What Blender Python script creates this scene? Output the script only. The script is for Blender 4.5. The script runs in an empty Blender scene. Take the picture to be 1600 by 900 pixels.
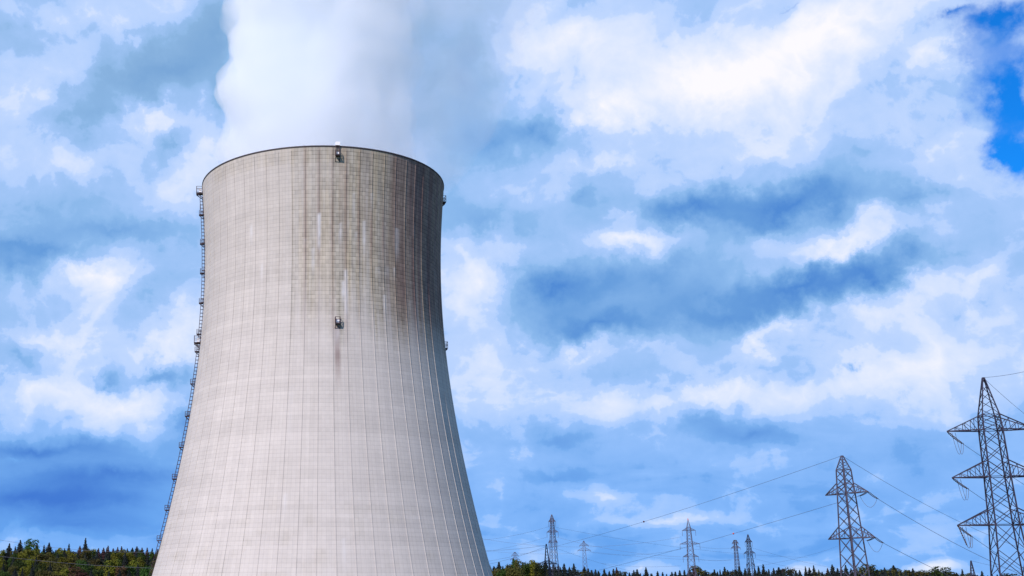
import bpy, math, random
import numpy as np
from mathutils import Vector, Matrix
random.seed(7)
rng = np.random.default_rng(7)
SC = bpy.context.scene
COL = SC.collection
R = math.radians

# ------------------------------------------------------------------ camera
F, PITCH, PX, CY = 1826.0, R(14.7), 515.0, 450.0       # focal length in pixels of a 1600 x 900 frame
EYE = 1.7
cam = bpy.data.cameras.new('camera'); cam.sensor_width = 36
cam.lens = F / 1600 * 36; cam.shift_x = (800 - PX) / 1600
cam.clip_start = 0.5; cam.clip_end = 30000
camo = bpy.data.objects.new('camera', cam); COL.objects.link(camo)
camo.location = (0, 0, EYE); camo.rotation_euler = (R(90) + PITCH, 0, 0)
SC.camera = camo

def ray(px, py):
    r, u = (px - PX) / F, (CY - py) / F
    return Vector((r, math.cos(PITCH) - u * math.sin(PITCH), math.sin(PITCH) + u * math.cos(PITCH)))
def pix(p):
    dep = p.y * math.cos(PITCH) + (p.z - EYE) * math.sin(PITCH); return PX + F * p.x / dep, CY - F * ((p.z - EYE) * math.cos(PITCH) - p.y * math.sin(PITCH)) / dep
def at(px, py, Y):
    d = ray(px, py); return Vector((d.x * Y / d.y, Y, EYE + d.z * Y / d.y))

# ------------------------------------------------------------------ render settings
SC.view_settings.view_transform = 'Standard'; SC.view_settings.look = 'None'
SC.view_settings.exposure = 0.12; SC.view_settings.gamma = 1.0; SC.view_settings.use_curve_mapping = False
SC.view_settings.use_white_balance = True; SC.view_settings.white_balance_temperature = 6550; SC.view_settings.white_balance_tint = 22.0
SC.render.engine = 'CYCLES'
SC.cycles.use_denoising = True
SC.cycles.max_bounces = 24; SC.cycles.volume_bounces = 20; SC.cycles.transparent_max_bounces = 16
SC.cycles.diffuse_bounces = 3
SC.cycles.volume_step_rate = 1.0; SC.cycles.volume_max_steps = 256

# ------------------------------------------------------------------ sun
SUN_AZ, SUN_EL = R(-180 + 35), R(41)                   # azimuth clockwise from +Y
sdir = Vector((math.sin(SUN_AZ) * math.cos(SUN_EL), math.cos(SUN_AZ) * math.cos(SUN_EL), math.sin(SUN_EL)))
sl = bpy.data.lights.new('sun', 'SUN'); sl.energy = 4.7; sl.angle = R(0.5); sl.color = (1.0, 0.925, 0.84)
slo = bpy.data.objects.new('sun', sl); COL.objects.link(slo)
slo.rotation_euler = (-sdir).to_track_quat('-Z', 'Y').to_euler()

# ------------------------------------------------------------------ node helper
def lin(r, g, b):
    f = lambda c: (c / 255 / 12.92) if c <= 10 else ((c / 255 + 0.055) / 1.055) ** 2.4
    return (f(r), f(g), f(b), 1)
class NT:
    def __init__(s, tree): s.t = tree; tree.nodes.clear()
    def n(s, typ, ins=None, **kw):
        nd = s.t.nodes.new(typ)
        for k, v in kw.items(): setattr(nd, k, v)
        for k, v in (ins or {}).items():
            sock = nd.inputs[k]
            if isinstance(v, bpy.types.NodeSocket): s.t.links.new(v, sock)
            else: sock.default_value = v
        return nd
    def m(s, op, a, b=0.0, c=0.0, clamp=False):
        return s.n('ShaderNodeMath', {0: a, 1: b, 2: c}, operation=op, use_clamp=clamp).outputs[0]
    def vm(s, op, a, b=(0, 0, 0)):
        return s.n('ShaderNodeVectorMath', {0: a, 1: b}, operation=op).outputs[0]
    def noise(s, vec, scale, detail=4, rough=0.5, dist=0.0, color=False, lac=2.0):
        nd = s.n('ShaderNodeTexNoise', {'Vector': vec, 'Scale': scale, 'Detail': detail, 'Roughness': rough, 'Distortion': dist, 'Lacunarity': lac})
        return nd.outputs['Color' if color else 0]
    def ramp(s, fac, stops, interp='LINEAR'):
        nd = s.n('ShaderNodeValToRGB', {0: fac}); cr = nd.color_ramp; cr.interpolation = interp
        while len(cr.elements) < len(stops): cr.elements.new(0.5)
        for e, (p, c) in zip(cr.elements, stops):
            e.position = p; e.color = c if len(c) == 4 else (*c, 1)
        return nd.outputs[0]
    def mix(s, fac, a, b, blend='MIX'):
        nd = s.n('ShaderNodeMix', data_type='RGBA', blend_type=blend)
        for sock, v in ((nd.inputs[0], fac), (nd.inputs[6], a), (nd.inputs[7], b)):
            if isinstance(v, bpy.types.NodeSocket): s.t.links.new(v, sock)
            else: sock.default_value = v
        return nd.outputs[2]
    def smooth(s, x, lo, hi):
        return s.n('ShaderNodeMapRange', {0: x, 1: lo, 2: hi, 3: 0.0, 4: 1.0}, interpolation_type='SMOOTHSTEP').outputs[0]

# ------------------------------------------------------------------ sky: Nishita behind broken cloud
W = bpy.data.worlds.new('World'); SC.world = W; W.use_nodes = True
BG = 0.10
def build_world():
    g = NT(W.node_tree)
    out = g.n('ShaderNodeOutputWorld'); bg = g.n('ShaderNodeBackground', {'Strength': BG})
    g.t.links.new(bg.outputs[0], out.inputs[0])
    sky = g.n('ShaderNodeTexSky', sky_type='NISHITA', sun_disc=False, sun_elevation=SUN_EL, sun_rotation=SUN_AZ, air_density=1.0, dust_density=0.2, ozone_density=3.0)
    blue = g.n('ShaderNodeHueSaturation', {'Hue': 0.512, 'Saturation': 1.75, 'Value': 1.6, 'Color': sky.outputs[0]}).outputs[0]
    tc = g.n('ShaderNodeTexCoord'); d = tc.outputs['Generated']
    sep = g.n('ShaderNodeSeparateXYZ', {0: d})
    az = g.m('MULTIPLY', g.m('ARCTAN2', sep.outputs[0], sep.outputs[1]), 10.0)
    el = g.m('MULTIPLY', g.m('ARCSINE', sep.outputs[2]), 10.0)
    uv = g.n('ShaderNodeCombineXYZ', {0: az, 1: el}).outputs[0]
    # cloud-layer coordinates: structure flattens toward the horizon
    zz = g.m('ADD', g.m('MAXIMUM', sep.outputs[2], 0.0), 0.28)
    lay = g.n('ShaderNodeCombineXYZ', {0: g.m('DIVIDE', sep.outputs[0], zz), 1: g.m('DIVIDE', sep.outputs[1], zz), 2: 0.0}).outputs[0]
    w1 = g.vm('SUBTRACT', g.noise(d, 7.0, 2, 0.5, color=True), (0.5, 0.5, 0.5))
    w2 = g.vm('SUBTRACT', g.noise(d, 15.0, 9, 0.56, color=True), (0.5, 0.5, 0.5))
    w3 = g.vm('SUBTRACT', g.noise(d, 42.0, 8, 0.6, color=True), (0.5, 0.5, 0.5))
    wv = g.vm('ADD', g.vm('MULTIPLY', w1, (0.35, 0.2, 0)), g.vm('ADD', g.vm('MULTIPLY', w2, (.62, .42, 0)), g.vm('MULTIPLY', w3, (.55, .4, 0))))
    wk = g.m('MULTIPLY_ADD', g.smooth(el, 0.2, 2.2), 0.72, 0.28)
    wv = g.n('ShaderNodeVectorMath', {0: wv, 3: wk}, operation='SCALE').outputs[0]
    uvw = g.vm('ADD', uv, wv)
    def clin(*c):                                        # cloud colour, allowing for the camera's white balance
        v = lin(*c); return (v[0] * .885, v[1] * .935, v[2] * .905, 1)
    def field(blobs, base):
        acc = base
        for (x, y, rx, ry, rot, amp) in blobs:
            def ang(px, py):
                v = ray(px, py).normalized(); return Vector((math.atan2(v.x, v.y) * 10, math.asin(v.z) * 10, 0))
            c = ang(x, y); sx = (ang(x + rx, y) - ang(x - rx, y)).length / 2; sy = (ang(x, y + ry) - ang(x, y - ry)).length / 2
            mp = g.n('ShaderNodeMapping', {'Vector': uvw, 'Location': c, 'Rotation': (0, 0, R(rot)), 'Scale': (sx * 1.75, sy * 1.75, 1)}, vector_type='TEXTURE')
            gr = g.n('ShaderNodeTexGradient', {0: mp.outputs[0]}, gradient_type='QUADRATIC_SPHERE')
            acc = g.m('MULTIPLY_ADD', gr.outputs[1], amp, acc)
        return acc
    L = [  # pixel centre, half axes, turn in degrees, amount
        (1080, 140, 230, 70, 0, .38), (900, 60, 130, 70, 0, .28), (1290, 50, 190, 80, 5, .38), (1455, 95, 55, 40, 0, .25), (955, 175, 50, 30, 0, .25),
        (1130, 110, 150, 60, 0, .14), (210, 185, 50, 32, 0, .3), (40, 130, 90, 50, 0, .12), (150, 430, 90, 42, 0, .38), (130, 250, 70, 30, 0, .15), (270, 290, 70, 50, 0, .2),
        (60, 610, 110, 40, 10, .22), (185, 625, 120, 55, 0, .34), (275, 520, 60, 55, 20, .36), (110, 530, 110, 45, 15, .25), (130, 30, 120, 30, 0, .12), (330, 230, 40, 60, 0, .15),
        (740, 440, 90, 70, 0, .28), (760, 590, 110, 60, 0, .22), (1040, 632, 260, 36, 0, .3), (1215, 535, 60, 26, 25, .32), (1450, 570, 170, 95, 0, .36), (1390, 490, 90, 30, 0, .2),
        (985, 335, 40, 22, 0, .28), (975, 378, 80, 26, 0, .3), (1320, 388, 60, 26, 30, .35), (1380, 345, 60, 26, 30, .2), (1510, 430, 90, 40, 0, .2), (935, 250, 60, 20, 0, .2),
        (1150, 245, 130, 34, 0, .15), (1180, 610, 200, 22, 0, .15), (950, 775, 30, 12, 0, .18), (1465, 890, 50, 11, 8, .6), (1050, 812, 120, 8, 0, .2), (1000, 885, 70, 16, 0, .2),
        (1270, 892, 50, 12, 0, .18), (880, 560, 60, 20, 0, .12), (1240, 180, 90, 60, 0, .1), (800, 740, 60, 30, 0, .1), (1490, 250, 60, 60, 0, .1),
        (250, 95, 150, 52, 25, -.36), (335, 60, 45, 90, 0, -.22), (130, 180, 80, 30, 0, -.18), (245, 218, 20, 25, 0, -.2), (340, 160, 30, 50, 0, -.2),
        (60, 395, 130, 32, 0, -.45), (60, 320, 100, 50, 0, -.15), (40, 60, 90, 40, 0, -.08), (200, 120, 160, 50, 20, -.12), (185, 362, 130, 20, 0, -.25), (20, 425, 60, 30, 0, -.3), (235, 458, 70, 30, 0, -.18), (240, 345, 50, 20, 0, -.1),
        (168, 588, 30, 22, 0, -.35), (255, 588, 70, 25, 15, -.42), (285, 655, 36, 40, 0, -.35), (70, 700, 170, 20, 0, -.42), (190, 738, 180, 22, 0, -.36), (60, 775, 150, 35, 0, -.5), (100, 740, 220, 50, 0, -.14),
        (120, 820, 170, 20, 0, -.25), (30, 565, 70, 28, 0, -.24), (200, 780, 120, 30, 0, -.25),
        (720, 120, 80, 140, 0, -.34), (845, 195, 75, 28, 0, -.4), (770, 225, 60, 34, 0, -.25), (760, 345, 90, 32, 0, -.24), (690, 300, 60, 60, 0, -.12),
        (1080, 325, 125, 32, 0, -.62), (1235, 332, 120, 36, 5, -.7), (1430, 312, 70, 25, 0, -.3), (925, 305, 45, 18, 0, -.24),
        (880, 458, 100, 40, 0, -.6), (930, 512, 120, 28, 0, -.6), (1050, 440, 130, 46, 0, -.36), (1130, 485, 130, 36, 0, -.36), (1265, 452, 140, 32, 18, -.64), (1375, 420, 90, 32, 15, -.55),
        (1340, 582, 22, 8, 0, -.25), (1180, 682, 100, 26, 0, -.3), (1090, 665, 60, 16, 0, -.15), (870, 690, 70, 22, 0, -.2), (860, 742, 110, 18, 0, -.2), (1430, 710, 90, 50, 0, -.12),
        (1560, 660, 60, 40, 0, -.1), (1340, 240, 60, 30, 0, -.12), (1530, 480, 40, 20, 0, -.12)]
    base = g.ramp(g.m('MULTIPLY', el, 0.1), [(0.0, (.56,) * 3), (0.08, (.59,) * 3), (0.17, (.60,) * 3), (0.30, (.62,) * 3), (0.52, (.64,) * 3)])
    lum = field(L, base)
    det = g.noise(lay, 4.5, 9, 0.55, 0.6)
    bl = g.m('ABSOLUTE', g.m('SUBTRACT', g.noise(g.vm('ADD', d, g.vm('MULTIPLY', w2, (.05, .05, .05))), 17.0, 6, 0.5, 0.3), 0.5))
    fine = g.m('SUBTRACT', 0.62, g.m('MULTIPLY', bl, 3.2))
    lum = g.m('ADD', lum, g.m('MULTIPLY', g.m('SUBTRACT', det, 0.5), 0.38))
    lum = g.m('ADD', lum, g.m('MULTIPLY', g.m('SUBTRACT', fine, 0.3), g.m('MULTIPLY', g.smooth(lum, 0.35, 0.95), 0.34)))
    # crisp fractal borders where one bank of cloud stands in front of the next
    rag = g.m('SUBTRACT', g.noise(d, 22.0, 10, 0.62, 0.3), 0.5)
    for lv, wd, am in ((0.50, 0.05, 0.07), (0.66, 0.04, 0.11), (0.82, 0.05, 0.11)):
        lum = g.m('MULTIPLY_ADD', g.m('SUBTRACT', g.smooth(g.m('MULTIPLY_ADD', rag, 0.45, lum), lv, lv + wd), 0.5), am, lum)
    lum = g.m('MULTIPLY_ADD', g.m('SUBTRACT', lum, 0.62), g.m('MULTIPLY_ADD', g.smooth(lum, .45, .9), -.12, .74), 0.575)
    k = 1.0 / BG
    cl = g.ramp(lum, [(0.0, clin(78, 140, 212)), (0.2, clin(102, 160, 220)), (0.40, clin(138, 187, 236)), (0.56, clin(166, 203, 250)),
                      (0.70, clin(194, 219, 254)), (0.84, clin(224, 236, 255)), (0.97, clin(250, 251, 255))])
    # grey-green cast in the shaded cloud high on the left, deeper blue low down
    high = g.smooth(g.m('ADD', el, g.m('MULTIPLY', az, -0.25)), 3.2, 5.2)
    dark = g.m('SUBTRACT', 1.0, g.smooth(lum, 0.3, 0.62))
    cl = g.mix(g.m('MULTIPLY', g.m('MULTIPLY', high, dark), 0.55), cl, clin(138, 178, 210))
    low = g.m('SUBTRACT', 1.0, g.smooth(el, 0.3, 2.3))
    lowblue = g.ramp(lum, [(0.1, clin(50, 112, 210)), (0.38, clin(84, 158, 238)), (0.54, clin(118, 182, 252)), (0.70, clin(165, 205, 255)), (0.9, clin(222, 235, 255))])
    cl = g.mix(g.m('MULTIPLY', low, 0.8), cl, lowblue)
    C = [(1590, 150, 75, 130, 0, -1.7), (1575, 25, 95, 45, 0, -1.3), (1590, 240, 50, 40, 0, -1.2), (1500, 18, 30, 14, 0, -.8),
         (1520, 100, 35, 50, 0, -.35), (1210, 5, 22, 8, 0, -.6), (30, 715, 90, 14, 0, -.5), (235, 825, 50, 14, 0, -.25), (1540, 850, 110, 25, 0, -.35)]
    cov = field(C, g.m('MULTIPLY_ADD', g.m('SUBTRACT', det, 0.5), 0.5, 1.2))
    out_ = g.m('MAXIMUM', g.smooth(g.m('ABSOLUTE', g.m('SUBTRACT', az, 1.2)), 5.6, 7.5), g.smooth(el, 5.6, 7.2))   # the rest of the sky, beyond the picture, is mostly clear
    cov = g.m('SUBTRACT', cov, g.m('MULTIPLY', out_, 0.85))
    cov = g.m('MINIMUM', g.smooth(cov, -0.15, 1.0), 1.0)
    cloud = g.vm('SCALE', cl); cloud.node.inputs['Scale'].default_value = k
    colr = g.mix(cov, blue, cloud)
    g.t.links.new(colr, bg.inputs[0])
build_world()
W.cycles.sampling_method = 'MANUAL'; W.cycles.sample_map_resolution = 512

# ------------------------------------------------------------------ materials
MATS = {}
def mat(name, color, rough=0.8, metal=0.0, var=0.15, scale=2.0, coord='Object', spec=0.3):
    if name in MATS: return MATS[name]
    m = bpy.data.materials.new(name); m.use_nodes = True; g = NT(m.node_tree)
    out = g.n('ShaderNodeOutputMaterial'); tc = g.n('ShaderNodeTexCoord')
    f = g.noise(tc.outputs[coord], scale, 5, 0.6)
    c0 = tuple(c * (1 - var) for c in color[:3]); c1 = tuple(min(1, c * (1 + var)) for c in color[:3])
    c = g.ramp(f, [(0.3, c0), (0.7, c1)])
    b = g.n('ShaderNodeBsdfPrincipled', {'Base Color': c, 'Roughness': rough, 'Metallic': metal, 'Specular IOR Level': spec})
    g.t.links.new(b.outputs[0], out.inputs[0]); MATS[name] = m; return m

def foliage(name, c0, c1):
    m = bpy.data.materials.new(name); m.use_nodes = True; g = NT(m.node_tree)
    out = g.n('ShaderNodeOutputMaterial'); tc = g.n('ShaderNodeTexCoord'); oi = g.n('ShaderNodeObjectInfo')
    f = g.noise(tc.outputs['Object'], 0.9, 4, 0.6)
    c = g.ramp(f, [(0.35, c0), (0.65, c1)])
    v = g.m('MULTIPLY_ADD', oi.outputs['Random'], 0.7, 0.6)
    h = g.n('ShaderNodeHueSaturation', {'Hue': g.m('MULTIPLY_ADD', oi.outputs['Random'], 0.05, 0.475), 'Saturation': 1.0, 'Value': v, 'Color': c})
    b = g.n('ShaderNodeBsdfPrincipled', {'Base Color': h.outputs[0], 'Roughness': 0.75, 'Specular IOR Level': 0.15})
    g.t.links.new(b.outputs[0], out.inputs[0]); return m

# ------------------------------------------------------------------ object helpers
def tag(o, label=None, cat=None, group=None, kind=None):
    for k, v in (('label', label), ('category', cat), ('group', group), ('kind', kind)):
        if v: o[k] = v
    return o
def empty(name, loc, rz=0.0):
    o = bpy.data.objects.new(name, None); COL.objects.link(o); o.location = loc; o.rotation_euler = (0, 0, rz)
    o.empty_display_size = 1; return o
class MB:
    def __init__(s): s.v = []; s.f = []
    def bar(s, a, b, w, w2=None):
        a, b = Vector(a), Vector(b); d = b - a
        if d.length < 1e-6: return
        d.normalize(); up = Vector((0, 0, 1)) if abs(d.z) < 0.9 else Vector((1, 0, 0))
        x = d.cross(up).normalized(); y = d.cross(x); w2 = w if w2 is None else w2; i = len(s.v)
        for p, h in ((a, w / 2), (b, w2 / 2)):
            for sx, sy in ((-1, -1), (1, -1), (1, 1), (-1, 1)): s.v.append(p + x * sx * h + y * sy * h)
        s.f += [(i, i + 1, i + 2, i + 3), (i + 7, i + 6, i + 5, i + 4)] + [(i + k, i + 4 + k, i + 4 + (k + 1) % 4, i + (k + 1) % 4) for k in range(4)]
    def box(s, c, sz, rz=0.0):
        c = Vector(c); i = len(s.v); m = Matrix.Rotation(rz, 3, 'Z')
        for z in (-1, 1):
            for sx, sy in ((-1, -1), (1, -1), (1, 1), (-1, 1)): s.v.append(c + m @ Vector((sx * sz[0] / 2, sy * sz[1] / 2, z * sz[2] / 2)))
        s.f += [(i + 3, i + 2, i + 1, i), (i + 4, i + 5, i + 6, i + 7)] + [(i + k, i + (k + 1) % 4, i + 4 + (k + 1) % 4, i + 4 + k) for k in range(4)]
    def tube(s, pts, r, n=6, caps=True):
        pts = [Vector(p) for p in pts]; i0 = len(s.v)
        for j, p in enumerate(pts):
            rr = r[j] if isinstance(r, (list, tuple)) else r
            d = (pts[min(j + 1, len(pts) - 1)] - pts[max(j - 1, 0)]).normalized()
            up = Vector((0, 0, 1)) if abs(d.z) < 0.9 else Vector((1, 0, 0))
            x = d.cross(up).normalized(); y = d.cross(x)
            for k in range(n): a = 2 * math.pi * k / n; s.v.append(p + x * math.cos(a) * rr + y * math.sin(a) * rr)
        for j in range(len(pts) - 1):
            for k in range(n): a = i0 + j * n; s.f.append((a + k, a + (k + 1) % n, a + n + (k + 1) % n, a + n + k))
        if caps: s.f += [tuple(range(i0 + n - 1, i0 - 1, -1)), tuple(range(i0 + (len(pts) - 1) * n, i0 + len(pts) * n))]
    def build(s, name, m, parent=None, smooth=False):
        me = bpy.data.meshes.new(name); me.from_pydata([tuple(p) for p in s.v], [], s.f); me.update()
        if smooth: me.shade_smooth()
        me.materials.append(m); o = bpy.data.objects.new(name, me); COL.objects.link(o); o.parent = parent; return o
def copy_tree(o, parent=None):
    c = o.copy(); COL.objects.link(c); c.parent = parent
    for ch in list(o.children): copy_tree(ch, c)
    return c

# ------------------------------------------------------------------ ground
def sstep(x, a, b):
    t = np.clip((x - a) / (b - a), 0, 1); return t * t * (3 - 2 * t)
def gz(x, y):
    left = sstep(-np.asarray(x, float), -140, 60)       # 1 on the left, 0 right of the tower
    return left * 24 * sstep(np.asarray(y, float), 640, 1010) + (1 - left) * 7 * sstep(np.asarray(y, float), 900, 1300)
def build_ground():
    nx, ny = 90, 90
    s = np.linspace(-1, 1, nx); xs = np.sign(s) * np.abs(s) ** 2.2 * 12000
    t = np.linspace(-0.4, 1, ny); ys = np.sign(t) * np.abs(t) ** 2.0 * 14000
    X, Y = np.meshgrid(xs, ys); Z = gz(X, Y) + (rng.random(X.shape) - .5) * 0.0
    v = np.c_[X.ravel(), Y.ravel(), Z.ravel()]
    f = [(j * nx + i, j * nx + i + 1, (j + 1) * nx + i + 1, (j + 1) * nx + i) for j in range(ny - 1) for i in range(nx - 1)]
    me = bpy.data.meshes.new('ground'); me.from_pydata(v.tolist(), [], f); me.shade_smooth()
    m = bpy.data.materials.new('meadow'); m.use_nodes = True; g = NT(m.node_tree)
    out = g.n('ShaderNodeOutputMaterial'); tc = g.n('ShaderNodeTexCoord')
    a = g.noise(tc.outputs['Object'], 0.02, 6, 0.6); b2 = g.noise(tc.outputs['Object'], 1.5, 6, 0.7)
    c = g.ramp(g.m('MULTIPLY_ADD', b2, 0.5, g.m('MULTIPLY', a, 0.5)), [(0.35, (.035, .055, .015)), (0.5, (.06, .085, .025)), (0.65, (.11, .10, .05))])
    b = g.n('ShaderNodeBsdfPrincipled', {'Base Color': c, 'Roughness': 0.95, 'Specular IOR Level': 0.1})
    g.t.links.new(b.outputs[0], out.inputs[0]); me.materials.append(m)
    o = bpy.data.objects.new('ground', me); COL.objects.link(o)
    tag(o, 'flat green meadow rising to the wooded hill on the left', 'ground', kind='structure')
build_ground()

# ------------------------------------------------------------------ cooling tower
TX, TY, TH = -2.4, 407.0, 145.4
PC = [-4.76996e-10, 1.63008e-07, -1.670930e-05, 1.7156507e-03, -0.28211855, 58.6163100]
def rad(z): return np.polyval(PC, np.asarray(z, float) - EYE)
RIB0, DRIB = 4.45, 6.0                                   # first rib right of centre, spacing (degrees)
def phi_of(px, z):                                       # which way round the shell a picture column lies (degrees)
    r = float(rad(z)); best = min((abs(PX + F * (TX + r * math.sin(R(p))) / ((TY - r * math.cos(R(p))) * math.cos(PITCH) + (z - EYE) * math.sin(PITCH)) - px), p) for p in np.arange(-84, 84, .1))
    return best[1]
def z_of(px, py):
    z = 90.0
    for _ in range(6):
        p = R(phi_of(px, z)); Y = TY - float(rad(z)) * math.cos(p); z = at(px, py, Y).z
    return z
tower = tag(empty('cooling_tower', (TX, TY, 0)), 'huge pale grey concrete hyperboloid cooling tower with steam rising from it', 'cooling tower')
def pol(p, r, z): return Vector((r * math.sin(R(p)), -r * math.cos(R(p)), z))

def concrete_mat():
    m = bpy.data.materials.new('tower_concrete'); m.use_nodes = True; g = NT(m.node_tree)
    out = g.n('ShaderNodeOutputMaterial')
    uv = g.n('ShaderNodeUVMap', uv_map='wall').outputs[0]; sp = g.n('ShaderNodeSeparateXYZ', {0: uv})
    u, z = sp.outputs[0], sp.outputs[1]                  # u in rib bays, z in metres
    LH = 1.32
    zr = g.m('DIVIDE', z, LH); us = g.m('MULTIPLY', u, 4.0)
    iz, iu = g.m('FLOOR', zr), g.m('FLOOR', us); ib = g.m('FLOOR', u)
    wn = lambda a, b, s: g.n('ShaderNodeTexWhiteNoise', {'Vector': g.n('ShaderNodeCombineXYZ', {0: a, 1: b, 2: s}).outputs[0]}, noise_dimensions='3D').outputs[0]
    ring = wn(iz, 0.0, 1.0); cell = wn(iu, iz, 2.0); bay = wn(ib, g.m('FLOOR', g.m('DIVIDE', zr, 3.0)), 3.0)
    strp = wn(iu, 5.0, 4.0)
    st = g.n('ShaderNodeAttribute', attribute_name='stain_shade').outputs['Color']; ss = g.n('ShaderNodeSeparateColor', {0: st})
    dirt_shade, white, rust_shade = ss.outputs[0], ss.outputs[1], ss.outputs[2]
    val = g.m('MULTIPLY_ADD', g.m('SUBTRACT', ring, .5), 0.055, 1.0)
    val = g.m('MULTIPLY_ADD', g.m('SUBTRACT', cell, .5), g.m('MULTIPLY_ADD', dirt_shade, 0.24, 0.03), val)
    val = g.m('MULTIPLY_ADD', g.m('SUBTRACT', bay, .5), 0.055, val)
    val = g.m('MULTIPLY_ADD', g.m('SUBTRACT', strp, .5), 0.045, val)
    # broad bands of pours, fine grain, vertical wash marks
    cb = g.n('ShaderNodeCombineXYZ', {0: g.m('MULTIPLY', u, .02), 1: g.m('MULTIPLY', z, 1.0)}).outputs[0]
    val = g.m('MULTIPLY_ADD', g.m('SUBTRACT', g.noise(cb, 0.16, 4, .65), .5), 0.26, val)
    cw = g.n('ShaderNodeCombineXYZ', {0: g.m('MULTIPLY', u, 5.0), 1: g.m('MULTIPLY', z, .045)}).outputs[0]
    wash = g.noise(cw, 1.6, 6, .65)
    val = g.m('MULTIPLY_ADD', g.m('SUBTRACT', wash, .5), g.m('MULTIPLY_ADD', dirt_shade, 0.75, 0.16), val)
    cg = g.n('ShaderNodeCombineXYZ', {0: g.m('MULTIPLY', u, 4.6), 1: z}).outputs[0]
    val = g.m('MULTIPLY_ADD', g.m('SUBTRACT', g.noise(cg, 0.8, 6, .7), .5), 0.14, val)
    val = g.m('MULTIPLY_ADD', g.m('SUBTRACT', g.noise(cg, 0.07, 5, .65), .5), 0.24, val)
    # joints
    fz = g.m('FRACT', zr); fu = g.m('FRACT', us)
    jz = g.m('LESS_THAN', fz, 0.14); ju = g.m('LESS_THAN', fu, 0.13)
    jn = g.m('MULTIPLY_ADD', g.noise(cg, 0.35, 3, .6), 0.9, 0.1)
    jd = g.m('MULTIPLY', g.m('MULTIPLY_ADD', dirt_shade, 0.48, 0.19), jn)
    val = g.m('SUBTRACT', val, g.m('MULTIPLY', jz, jd)); val = g.m('SUBTRACT', val, g.m('MULTIPLY', ju, g.m('MULTIPLY', jd, .7)))
    base = g.mix(g.m('MULTIPLY', g.noise(cw, 0.5, 4, .6), .6), (.462, .440, .400, 1), (.456, .438, .412, 1))
    base = g.mix(g.m('MULTIPLY', dirt_shade, 0.56), base, g.mix(g.smooth(g.noise(cw, 0.35, 3, .5), .4, .62), (.25, .235, .17, 1), (.30, .245, .12, 1)))
    base = g.mix(rust_shade, base, (.15, .09, .085, 1))  # dark red tone: rust, and painted shade on the right flank
    c = g.n('ShaderNodeVectorMath', {0: base, 3: val}, operation='SCALE').outputs[0]
    c = g.mix(g.m('MULTIPLY', white, g.m('MULTIPLY_ADD', wash, 1.0, .7), clamp=True), c, (.55, .56, .56, 1))
    bp = g.n('ShaderNodeBump', {'Strength': 0.25, 'Distance': 0.1, 'Height': val})
    b = g.n('ShaderNodeBsdfPrincipled', {'Base Color': c, 'Roughness': 0.9, 'Specular IOR Level': 0.2, 'Normal': bp.outputs[0]})
    g.t.links.new(b.outputs[0], out.inputs[0]); return m

STREAKS = [(499, 333, 392, 2.6, .9), (489, 386, 428, 5, .4), (533, 348, 382, 2, .55), (545, 344, 354, 3, .5), (568, 344, 402, 3.4, .65), (556, 362, 378, 5, .45), (537, 438, 480, 3.4, .6),
           (620, 356, 408, 6, .5), (590, 417, 430, 5, .5), (606, 417, 432, 6, .45), (616, 417, 436, 3, .4), (393, 350, 382, 2, .5), (408, 412, 441, 2, .5), (541, 420, 500, 1.6, .55),
           (476, 372, 382, 3, .4), (463, 330, 352, 2.5, .3), (505, 318, 322, 2.5, .7), (566, 475, 483, 3, .45), (588, 475, 480, 2.5, .5), (647, 350, 380, 2.5, .2), (580, 300, 330, 2, .3),
           (552, 300, 345, 2, .3), (602, 460, 505, 2, .35), (640, 470, 480, 3, .3), (527, 512, 548, 6, .35), (447, 770, 810, 4, .3), (455, 600, 700, 2, .25), (540, 840, 895, 2, .3), (487, 440, 470, 2, .3)]
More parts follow.
